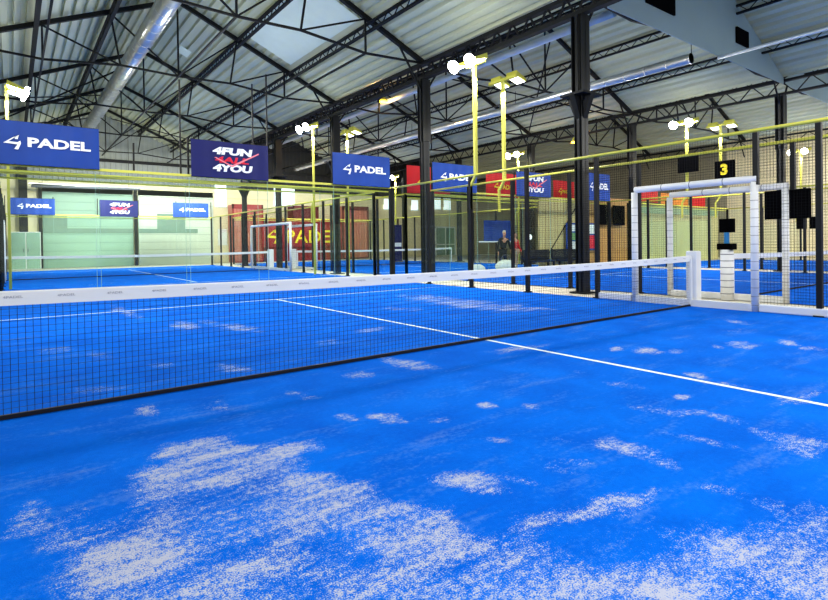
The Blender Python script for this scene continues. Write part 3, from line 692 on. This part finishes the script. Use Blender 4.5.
# white door frame and glazed door
t=thing('glazed_door','white framed glazed double door in the far right part of the rear wall','door',(26.2,35.8,0))
MB().box((0,0,0),(.1,.12,2.7)).box((2.3,0,0),(2.4,.12,2.7)).box((0,0,2.6),(2.4,.12,2.75)).box((0,0,1.0),(2.4,.1,1.1)).box((1.15,0,0),(1.25,.1,2.6)).build('frame',M['white'],t)
MB().box((.1,.04,.05),(2.3,.06,2.6)).build('pane',M['mintdark'],t)
# ---------------------------------------------------------------- boards, tarp and things at the back of the right-hand courts
t=thing('board_wall','pale vertical board wall behind the right-hand court, left section','partition',(12.85,10.75,0))
MB().box((0,0,0),(3.35,.06,3.05)).build('boards',M['palewood'],t)
m=MB()
for k in range(17): m.box((.2*k,-.004,0),(.2*k+.012,0,3.05))
m.build('board_joint',M['maroon'],t)
MB().bar((.5,-.02,.6),(2.6,-.02,2.9),.03).build('diagonal_brace',M['steel'],t)
t=thing('board_wall','orange pine board wall with two black screens','partition',(16.25,10.75,0))
MB().box((0,0,0),(3.75,.06,3.25)).build('boards',M['wood'],t)
m=MB()
for k in range(19): m.box((.2*k,-.004,0),(.2*k+.012,0,3.25))
m.build('board_joint',M['maroon'],t)
t=thing('tarp_wall','olive tarp screen behind the farthest right-hand court','screen',(20.05,10.75,0))
m=MB(); n=80
for i in range(n+1): x=8.8*i/n; m.v+=[(x,.03*math.sin(i*.9),0),(x,.03*math.sin(i*.9+.4),2.6)]
for i in range(n): m.f.append((2*i,2*i+2,2*i+3,2*i+1))
m.build('cloth',M['tarp'],t,True); MB().box((0,-.02,2.6),(8.8,.03,3.0)).build('top_strip',M['tarpcap'],t)
def screen(x,y,z,w,h,label,rz=0,name='wall_screen',post=None):
    t=thing(name,label,'screen',(x,y,z),rz)
    o=MB().box((0,-.04,0),(w,.02,h)).build('display',M['screen'],t); bev(o,.01)
    MB().box((w*.3,.02,h*.3),(w*.7,.07,h*.7)).build('mount',M['strap'],t)
    return t
screen(16.75,10.6,1.95,.82,.95,'left black screen on the pine boards')
screen(17.9,10.6,1.95,.95,.95,'right black screen on the pine boards')
screen(6.72,-.62,1.57,.37,.54,'large black screen on the left of the rear frame post',-math.pi/2)
screen(6.72,-1.04,1.57,.36,.54,'large black screen on the right of the rear frame post',-math.pi/2)
screen(18.25,2.8,1.54,.34,.45,'small far black screen, left one of the lower pair beside the near fence post',-math.pi/2)
screen(18.25,2.36,1.54,.34,.45,'small far black screen, right one of the lower pair beside the near fence post',-math.pi/2)
t=thing('court_sign','blank black sign back on the mast beyond the padded frame','sign',(16.72,6.62,3.92),-math.pi/2)
MB().box((0,-.02,0),(.86,.02,.76)).build('board',M['screen'],t); MB().box((.38,.02,.1),(.5,.08,.66)).build('clamp',M['strap'],t)
t=thing('court_sign','black court sign with a yellow number 3','sign',(18.2,5.82,3.7),-math.pi/2)
MB().box((0,-.02,0),(.82,.02,.72)).build('board',M['screen'],t); put('lettering',text_mesh('3',M['yellowletter'],.3,.46,bold=.05),t,(.24,-.025,.13)); MB().box((.38,.02,.1),(.5,.08,.62)).build('clamp',M['strap'],t)
t=thing('notice_board','blue edged notice board with white, green and red sheets','notice board',(14.45,10.6,.78))
MB().box((0,0,0),(2.4,.04,1.24)).build('frame',M['blue'],t)
for i,(x,z,w,h,c) in enumerate(((.08,.86,1.05,.3,'bag'),(.08,.47,1.05,.33,'green'),(.08,.08,1.05,.33,'bag'),(1.5,.75,.8,.42,'bag'),(1.5,.08,.8,.6,'redletter'))):
    MB().box((x,-.015,z),(x+w,0,z+h)).build('sheet',M[c],t)
# corridor furniture
def bench(x,y,w,label,h=.45):
    t=thing('bench',label,'bench',(x,y,0))
    o=MB().box((0,0,h-.1),(w,.45,h)).build('seat',M['darkcloth'],t); bev(o,.03)
    o=MB().box((0,.38,h),(w,.48,h+.42)).build('backrest',M['darkcloth'],t); bev(o,.03)
    for a in(.06,w-.12):
        for b in(.04,.36): MB().box((a,b,0),(a+.06,b+.06,h-.1)).build('leg',M['black'],t)
bench(11.7,10.2,1.6,'dark low bench left of the pale boards')
bench(13.5,10.2,1.9,'dark low bench in front of the pale boards')
t=thing('blue_poster','blue poster panel behind the standing people','poster',(10.35,11.45,1.25))
MB().box((0,0,0),(1.5,.03,.85)).build('panel',M['blue'],t); MB().box((-.3,-.02,.0-.05),(1.5,0,.0)).build('edge',M['letter'],t)
def bag(x,y,label,s=1.):
    t=thing('sports_bag',label,'bag',(x,y,0))
    m=MB(); 
    for i in range(9):
        u=i/8; ry=.16*s*(math.sin(math.pi*(.12+.76*u))); m.v+=[(-.3*s+.6*s*u,ry*math.cos(a),.17*s+ry*math.sin(a)) for a in [2*math.pi*k/10 for k in range(10)]]
    for i in range(8):
        for k in range(10): m.f.append((10*i+k,10*i+(k+1)%10,10*i+10+(k+1)%10,10*i+10+k))
    m.f.append(tuple(range(9,-1,-1))); m.f.append(tuple(range(80,90)))
    m.build('body',M['bag'],t,True)
    m=MB(); 
    for i in range(8):
        a=math.pi*i/8;b=math.pi*(i+1)/8; m.tube((.15*s*math.cos(a),0,.3*s+.14*s*math.sin(a)),(.15*s*math.cos(b),0,.3*s+.14*s*math.sin(b)),.012,5)
    m.build('handle',M['strap'],t)
bag(9.15,10.55,'white bag left of the standing people',1.2); bag(10.55,10.45,'larger white bag at the feet of the person in black',1.6)
t=thing('globe_lamp','small white globe lamp on a stand left of the pale boards','lamp',(12.5,11.0,0))
MB().tube((0,0,0),(0,0,1.3),.02,8).build('stand',M['black'],t); MB().tube((0,0,0),(0,0,.03),.14,12).build('base',M['black'],t)
m=MB(); 
for i in range(7):
    for k in range(12):
        th=math.pi*i/6; m.v.append((.13*math.sin(th)*math.cos(k*math.pi/6),.13*math.sin(th)*math.sin(k*math.pi/6),1.4+.13*math.cos(th)))
for i in range(6):
    for k in range(12): m.f.append((12*i+k,12*i+12+k,12*i+12+(k+1)%12,12*i+(k+1)%12))
m.build('shade',M['window'],t,True)
# ---------------------------------------------------------------- people: one skinned body each, clothing as children
def skin(name,joints,edges,mat_,parent,root=0):
    me=bpy.data.meshes.new(name); me.from_pydata([j[:3] for j in joints],edges,[]); me.materials.append(mat_)
    o=put(name,me,parent); md=o.modifiers.new('skin','SKIN'); md.use_smooth_shade=True
    if not me.skin_vertices: 
        bpy.context.view_layer.update()
    sv=me.skin_vertices[0].data
    for i,j in enumerate(joints):
        sv[i].radius=(j[3],j[4] if len(j)>4 else j[3]); sv[i].use_root=(i==root)
    s=o.modifiers.new('sub','SUBSURF'); s.levels=1; s.render_levels=2
    return o
def person(x,y,rz,label,top,legs,hair,lean=0,armr=((.24,-.05,1.1),(.26,-.18,.88)),arml=((-.24,-.02,1.1),(-.25,-.1,.86)),h=1.0):
    t=thing('person',label,'person',(x,y,0),rz)
    L=lambda z:-lean*max(0,z-.9)     # forward lean from the hips
    J=[(0,0,.93,.13,.1),(0,L(1.15),1.15,.12,.09),(0,L(1.38),1.38,.14,.09),(0,L(1.5),1.5,.05),(0,L(1.56)-.01,1.56,.055),(0,L(1.62)-.02,1.66,.085,.095),(0,L(1.7)-.015,1.75,.06),
       (.09,0,.9,.085),(.1,-.01,.5,.055),(.1,.02,.08,.04),(.1,-.14,.03,.035),(-.09,0,.9,.085),(-.1,-.01,.5,.055),(-.1,.02,.08,.04),(-.1,-.14,.03,.035),
       (.19,L(1.4),1.4,.05),(armr[0][0],armr[0][1]+L(1.2),armr[0][2],.04),(armr[1][0],armr[1][1]+L(1.1),armr[1][2],.028),
       (-.19,L(1.4),1.4,.05),(arml[0][0],arml[0][1]+L(1.2),arml[0][2],.04),(arml[1][0],arml[1][1]+L(1.1),arml[1][2],.028)]
    E=[(0,1),(1,2),(2,3),(3,4),(4,5),(5,6),(0,7),(7,8),(8,9),(9,10),(0,11),(11,12),(12,13),(13,14),(2,15),(15,16),(16,17),(2,18),(18,19),(19,20)]
    # fingers
    for w,sg in((17,1),(20,-1)):
        bx,by,bz=J[w][:3]; J.append((bx,by-.02,bz-.07,.022)); k=len(J)-1; E.append((w,k))
        for f in range(4):
            J.append((bx+.004*sg,by-.045+.018*f,bz-.15-.008*(f in(1,2)),.008)); E.append((k,len(J)-1))
        J.append((bx-.01*sg,by-.07,bz-.08,.009)); E.append((w,len(J)-1))
    skin('body',J,E,M['skin'],t)
    A=lambda j,d:(j[0],j[1],j[2],j[3]+d,(j[4] if len(j)>4 else j[3])+d)
    k=[A(J[0],.02),A(J[1],.02),A(J[2],.02),A(J[3],.012),A(J[15],.015),A(J[16],.012),A(J[17],.008),A(J[18],.015),A(J[19],.012),A(J[20],.008)]
    skin('jacket',k,[(0,1),(1,2),(2,3),(2,4),(4,5),(5,6),(2,7),(7,8),(8,9)],M[top],t)
    k=[A(J[0],.025),A(J[7],.015),A(J[8],.02),A(J[9],.015),A(J[11],.015),A(J[12],.02),A(J[13],.015)]
    skin('trousers',k,[(0,1),(1,2),(2,3),(0,4),(4,5),(5,6)],M[legs],t)
    hy=L(1.64)
    skin('hair',[(0,hy+.035,1.62,.075,.06),(0,hy+.02,1.74,.085,.08),(0,hy-.03,1.79,.06)],[(0,1),(1,2)],M[hair],t)
    f=MB()
    for s in(-1,1): f.tube((s*.032,hy-.105,1.67),(s*.032,hy-.112,1.67),.011,8)
    f.build('eyes',M['black'],t); MB().tube((0,hy-.10,1.665),(0,hy-.125,1.635),.008,6,.015).build('nose',M['skin'],t)
    MB().box((-.025,hy-.108,1.59),(.025,hy-.1,1.60)).build('mouth',M['redletter'],t)
    for s in (-1,1):
        MB().box((s*.1-.04,-.17,0),(s*.1+.04,.08,.07)).build('shoe',M['black'],t)
    t.scale=(h,h,h); return t
person(10.95,11.0,-.5,'standing person in black, bending towards the white bag','darkcloth','darkcloth','greyhair',lean=.35,armr=((.25,-.15,1.12),(.24,-.35,.95)),h=.93)
person(11.6,10.95,.2,'standing person in a red top and beige trousers','red','beige','hair',h=.9)
# ---------------------------------------------------------------- world, camera, colour
w=bpy.data.worlds.new('world'); bpy.context.scene.world=w; w.use_nodes=True
w.node_tree.nodes['Background'].inputs[0].default_value=(1,.98,.92,1); w.node_tree.nodes['Background'].inputs[1].default_value=.6
cam=bpy.data.cameras.new('camera'); co=bpy.data.objects.new('camera',cam); C.objects.link(co)
yaw,pitch,roll,f=.6831,-.0100,-.0134,546.369; sx,sy=42.66,-51.976
cam.sensor_fit='HORIZONTAL'; cam.sensor_width=36; cam.lens=f*36/828; cam.shift_x=-sx/828; cam.shift_y=sy/828*1.0
cam.clip_start=.05; cam.clip_end=200
fw=Vector((math.sin(yaw)*math.cos(pitch),math.cos(yaw)*math.cos(pitch),math.sin(pitch))); r=Vector((math.cos(yaw),-math.sin(yaw),0)); u=r.cross(fw)
r2=r*math.cos(roll)+u*math.sin(roll); u2=-r*math.sin(roll)+u*math.cos(roll)
mw=Matrix((( r2.x,u2.x,-fw.x,-4.4999),(r2.y,u2.y,-fw.y,-5.0149),(r2.z,u2.z,-fw.z,1.2103),(0,0,0,1)))
co.matrix_world=mw
sc=bpy.context.scene; sc.camera=co
sc.view_settings.view_transform='Standard'; sc.view_settings.look='Medium High Contrast'; sc.view_settings.exposure=0.0
sc.cycles.transparent_max_bounces=32; sc.cycles.max_bounces=6; sc.cycles.diffuse_bounces=4
sc.cycles.sample_clamp_indirect=4
